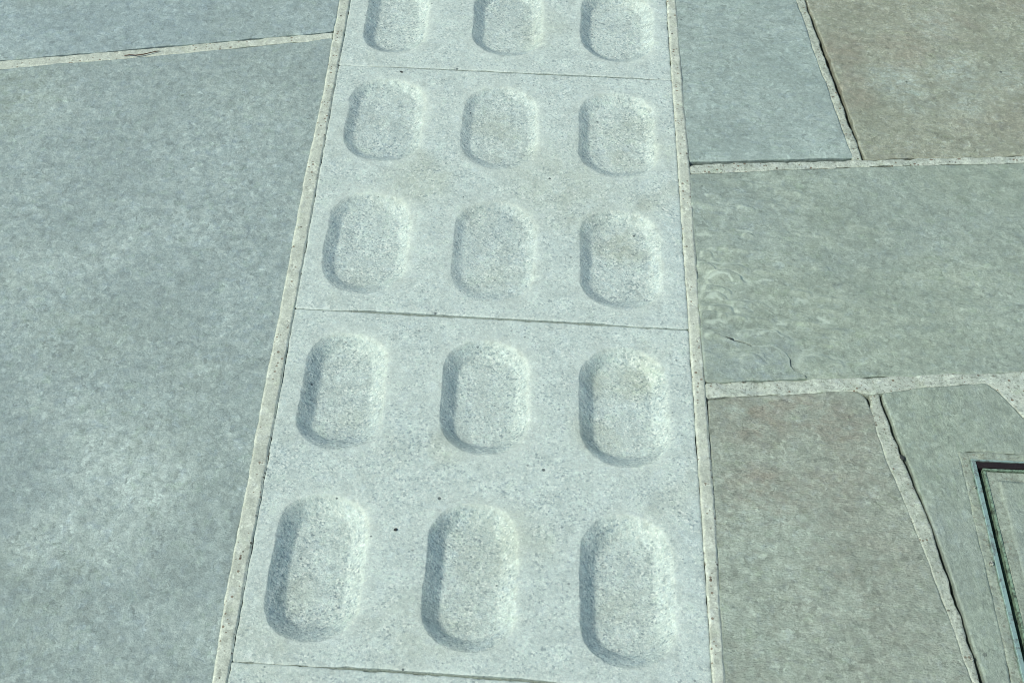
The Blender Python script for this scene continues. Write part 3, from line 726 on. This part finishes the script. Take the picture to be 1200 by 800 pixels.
# R4
slab('flagstone', [P(827, 466), P(905, 461.5), P(985, 457), P(1005, 457.5), P(1016, 465), P(1026, 493), P(1040.5, 535), P(1066.5, 600), P(1098, 682), P(1142, 800), ext_pt(P(1066.5, 600), P(1142, 800), y=near),
                   (XR + 0.0105, near), P(847.5, 800), P(836, 590), P(830, 500)],
     MAT['veined'], z=-0.0006, seed=26, stains=((885, 490, .07, 1), (940, 480, .05, .7), (985, 500, .05, .9), (890, 570, .05, .9), (960, 580, .05, .5), (1000, 640, .06, .4)), pales=((860, 480, .02, .8), (900, 620, .07, .6), (880, 740, .07, .5), (960, 700, .05, .4)), relief=0.0012, rsc=5, grid=0.012, corner=0.006, chip=0.001, thick=.045,
     label='green-grey flagstone with brownish mottled veins in the lower middle right', cat='paving slab', group=FL)
slab('mortar_joint', [P(1019, 461), P(1030, 461), P(1036, 480), P(1047, 510), P(1068, 560), P(1092, 620), P(1118, 700), P(1150, 800), ext_pt(P(1118, 700), P(1150, 800), y=near),
                      ext_pt(P(1097, 682), P(1140, 800), y=near), P(1140, 800), P(1097, 682), P(1065, 600), P(1038, 535), P(1023, 493)],
     MAT['mortar_grey'], z=-0.0010, thick=0.034, wob=0.0010, wsc=60, seed=17, edge=0.0018, edrop=0.001, relief=0.0012, rsc=50, grid=0.005, step=0.003, corner=.001,
     label='slanting mortar joint with black gap beside the flagstone around the metal cover', cat='mortar joint')

# cover frame geometry: its own straight axes on the ground
c0 = np.array(P(1137, 538.5)); ux = np.array(P(1200, 541.5)) - c0; ux /= np.linalg.norm(ux)
vy = np.array(P(1199, 800)) - c0; vy /= np.linalg.norm(vy)
CW, CH = 0.34, 0.48
def Q(s, t): p = c0 + ux * s + vy * t; return (float(p[0]), float(p[1]))
def ringstrip(s0, t0, s1, t1): return [Q(s0, t0), Q(s1, t0), Q(s1, t1), Q(s0, t1)]
# R5: L-shaped stone and its companions round the cover
mrt = 0.011
slab('flagstone', [P(1034, 461.5), P(1080, 454), P(1156, 448.5), P(1168, 457), P(1200, 491), (0.965, P(1200, 491)[1]), (0.965, P(1200, 525)[1]), Q(CW + .04, -mrt * 1.1), Q(-0.002, -mrt * 1.2), Q(-mrt, -0.006), Q(-mrt * 1.05, CH * .5), Q(-mrt * 1.4, CH + .3),
                   ext_pt(P(1122, 700), P(1156, 800), y=near + .02), P(1156, 800), P(1122, 700), P(1096, 620), P(1072, 560), P(1051, 510), P(1040, 480)],
     MAT['green_smooth'], z=0.0006, seed=27, relief=0.002, rsc=6, grid=0.010, corner=0.004, thick=.045,
     label='smooth green flagstone notched around the metal cover frame', cat='paving slab', group=FL)
slab('flagstone', [(0.97, P(1200, 492)[1]), (xe, P(1200, 492)[1]), (xe, near), Q(CW + .02, CH + .6), Q(CW + .02, 0)],
     MAT['veined'], z=-0.0004, seed=29, relief=0.0012, rsc=5, grid=0.03, step=.01, thick=.045,
     label='flagstone beyond the metal cover, past the right edge', cat='paving slab', group=FL)
slab('mortar_joint', [Q(-mrt, -mrt), Q(CW + .018, -mrt), Q(CW + .018, -0.0006), Q(-0.0008, -0.0006), Q(-0.0008, CH), Q(-mrt, CH)],
     MAT['mortar_dirty'], grow=0.0012, z=0.0002, thick=0.034, wob=0.0012, wsc=70, seed=18, edge=0.0018, edrop=0.001, relief=0.002, rsc=50, grid=0.005, step=0.003, corner=.001,
     label='rough grey-brown mortar bedding around the metal cover frame', cat='mortar joint')

# ------------------------------------------------------------------ recessed inspection cover
root = bpy.data.objects.new('inspection_cover', None); C.objects.link(root); root.location = (Q(0, 0)[0], Q(0, 0)[1], 0)
tag(root, 'metal framed access cover filled with stone at the right edge', 'cover')
rl = np.array([root.location[0], root.location[1], 0.0])
def bar(name, quads, z0, z1, mat, bev=0.0006):
    """upright bars following the frame: each quad is (s0,t0,s1,t1)"""
    V, Fc = [], []
    for s0, t0, s1, t1 in quads:
        n_s, n_t = max(1, int((s1 - s0) / .01)), max(1, int((t1 - t0) / .01))
        ring = [(s0 + (s1 - s0) * i / n_s, t0) for i in range(n_s)] + [(s1, t0 + (t1 - t0) * i / n_t) for i in range(n_t)] + \
               [(s1 - (s1 - s0) * i / n_s, t1) for i in range(n_s)] + [(s0, t1 - (t1 - t0) * i / n_t) for i in range(n_t)]
        b0 = len(V); m = len(ring); cs, ct = (s0 + s1) / 2, (t0 + t1) / 2
        for lev, ins in ((z0, 0), (z1 - bev, 0), (z1, bev)):
            for s, t in ring:
                ss = s + (ins if s < cs else -ins); tt = t + (ins if t < ct else -ins)
                x, y = Q(ss, tt); wz = 0.0004 * float(fbm(np.array([x]), np.array([y]), 40, 2, 5)[0]) if lev > z0 else 0
                V.append((x - rl[0], y - rl[1], lev + wz))
        for lv in (0, 1):
            for i in range(m):
                j = (i + 1) % m
                Fc.append((b0 + lv * m + i, b0 + lv * m + j, b0 + (lv + 1) * m + j, b0 + (lv + 1) * m + i)[::-1])
        # top as a strip
        Fc.append(tuple(range(b0 + 2 * m, b0 + 3 * m))[::-1])
    o = mesh_obj(name, V, Fc, mat, (0, 0, 0), root, smooth=False)
    return o
fw = 0.0055
ft = 0.0018
bar('frame', [(0, ft, fw, CH - fw), (0, 0, CW, ft), (0, CH - fw, CW, CH), (CW - fw, ft, CW, CH - fw)], -0.03, 0.0022, MAT['metal'])
g0 = fw + 0.0072
bar('tray_rim', [(g0, g0 + .003, g0 + .003, CH - g0), (g0, g0 - .0012, CW - g0, g0 + .0012), (CW - g0 - .003, g0 + .003, CW - g0, CH - g0)], -0.03, 0.0004, MAT['tray'])
g1 = g0 + 0.003
def part_slab(name, poly, mat, **kw):
    o = slab(name, poly, mat, **kw)
    w0 = o.location.copy(); o.parent = root; o.location = w0 - root.location
    return o
part_slab('mortar_bedding', [Q(g1, g1), Q(CW - g1, g1), Q(CW - g1, CH - g1), Q(g1, CH - g1)][::-1], MAT['mortar_dirty'], z=-0.0012, seed=41, thick=.034, wob=.0006, relief=.002, rsc=40, grid=.006, step=.004, edge=.001, edrop=.0008, corner=.001)
g2 = g1 + 0.0125
part_slab('stone_infill', [Q(g2, g2), Q(CW - g2, g2), Q(CW - g2, CH - g2), Q(g2, CH - g2)][::-1], MAT['green_smooth'], z=0.0008, seed=42, thick=.002, wob=.001, relief=.001, rsc=8, grid=.01, step=.004, edge=.003, edrop=.0026, corner=.003)
# slot fill: dark dirt, coloured near-black to stand in for the far gap's shade
part_slab('dark_slot_fill', [Q(fw + .0003, ft + .0002), Q(CW - fw - .0003, ft + .0002), Q(CW - fw - .0003, g0 - .0026), Q(fw + .0003, g0 - .0026)][::-1], MAT['slot_dark'], z=0.0002, seed=43, thick=.034, wob=.0008, relief=.0016, rsc=60, grid=.003, step=.003, edge=.001, edrop=.001, corner=.0005)

# ------------------------------------------------------------------ small loose things
def pebble(px, py, r, seed, label, z=0.001):
    import bmesh
    bm = bmesh.new(); bmesh.ops.create_icosphere(bm, subdivisions=3, radius=1)
    rr = np.random.default_rng(seed); ax = rr.random(3) * 0.4 + 0.8
    for v in bm.verts:
        f = 1 + 0.35 * float(fbm(np.array([v.co.x + v.co.z]), np.array([v.co.y - v.co.z]), 1.6, 3, seed)[0])
        v.co = Vector((v.co.x * ax[0] * r * f, v.co.y * ax[1] * r * f, v.co.z * 0.7 * r * f))
    me = bpy.data.meshes.new('pebble'); bm.to_mesh(me); bm.free(); me.materials.append(MAT['pebble'])
    me.polygons.foreach_set('use_smooth', [True] * len(me.polygons))
    o = bpy.data.objects.new('pebble', me); C.objects.link(o); x, y = P(px, py); o.location = (x, y, z + r * 0.5)
    return tag(o, label, 'pebble')
pebble(1161, 661, 0.0026, 1, 'small dark round pebble beside the cover frame, nearest the flagstone')
pebble(1141.5, 571.5, 0.0017, 2, 'tiny pale pebble next to the top corner of the cover frame')
pebble(1138, 773, 0.0024, 3, 'small pebble half pale half dark lying by the black slanting gap')

def chip(px, py, r, seed, label):
    o = pebble(px, py, r, seed, label, z=-r * .1); o.name = 'stone_chip'; o['category'] = 'stone chip'; o.data.materials[0] = MAT['chip']; o.scale = (1.3, .9, .5); o.rotation_euler.z = seed
    return o
g = G('dark_chip', 0.9); MAT['chip'] = g.done(lin(56, 62, 62))
chip(1057, 536.5, .0026, 5, 'dark flat stone chip on the smooth green flagstone above left of the metal cover')
chip(470.5, 85, .0020, 6, 'dark chip on granite just below the top joint of the strip')
chip(463.5, 620.5, .0016, 7, 'tiny black grain on the granite between two deep ovals')
chip(1010, 163, .0015, 8, 'tiny dark grain near the corner of the brownish top right flagstone') if False else None
def twig(pts, r, label, z=0.001):
    V, Fc = [], []; n = len(pts); pts = [np.array(p) for p in pts]
    for i, p in enumerate(pts):
        t = (pts[min(i + 1, n - 1)] - pts[max(i - 1, 0)]); t /= np.linalg.norm(t); nn = np.array([-t[1], t[0]])
        rr = r * (1 - 0.6 * abs(i / (n - 1) - 0.4))
        for q in range(6):
            a_ = q * math.pi / 3; o_ = nn * math.cos(a_) * rr
            V.append((p[0] + o_[0], p[1] + o_[1], z + rr + math.sin(a_) * rr + 0.0015 * math.sin(i / (n - 1) * math.pi)))
    for i in range(n - 1):
        for q in range(6): Fc.append((i * 6 + q, i * 6 + (q + 1) % 6, (i + 1) * 6 + (q + 1) % 6, (i + 1) * 6 + q))
    Fc.append(tuple(range(5, -1, -1))); Fc.append(tuple(range((n - 1) * 6, n * 6)))
    o = mesh_obj('twig', V, Fc, MAT['twig'], (pts[0][0], pts[0][1], 0)); return tag(o, label, 'twig')
twig(PP((146, 66.5), (152, 66), (160, 67), (168, 66), (176, 64), (183, 62), (187, 61)), 0.0009, 'thin curved brown twig lying in the slanting joint of the left flagstones')
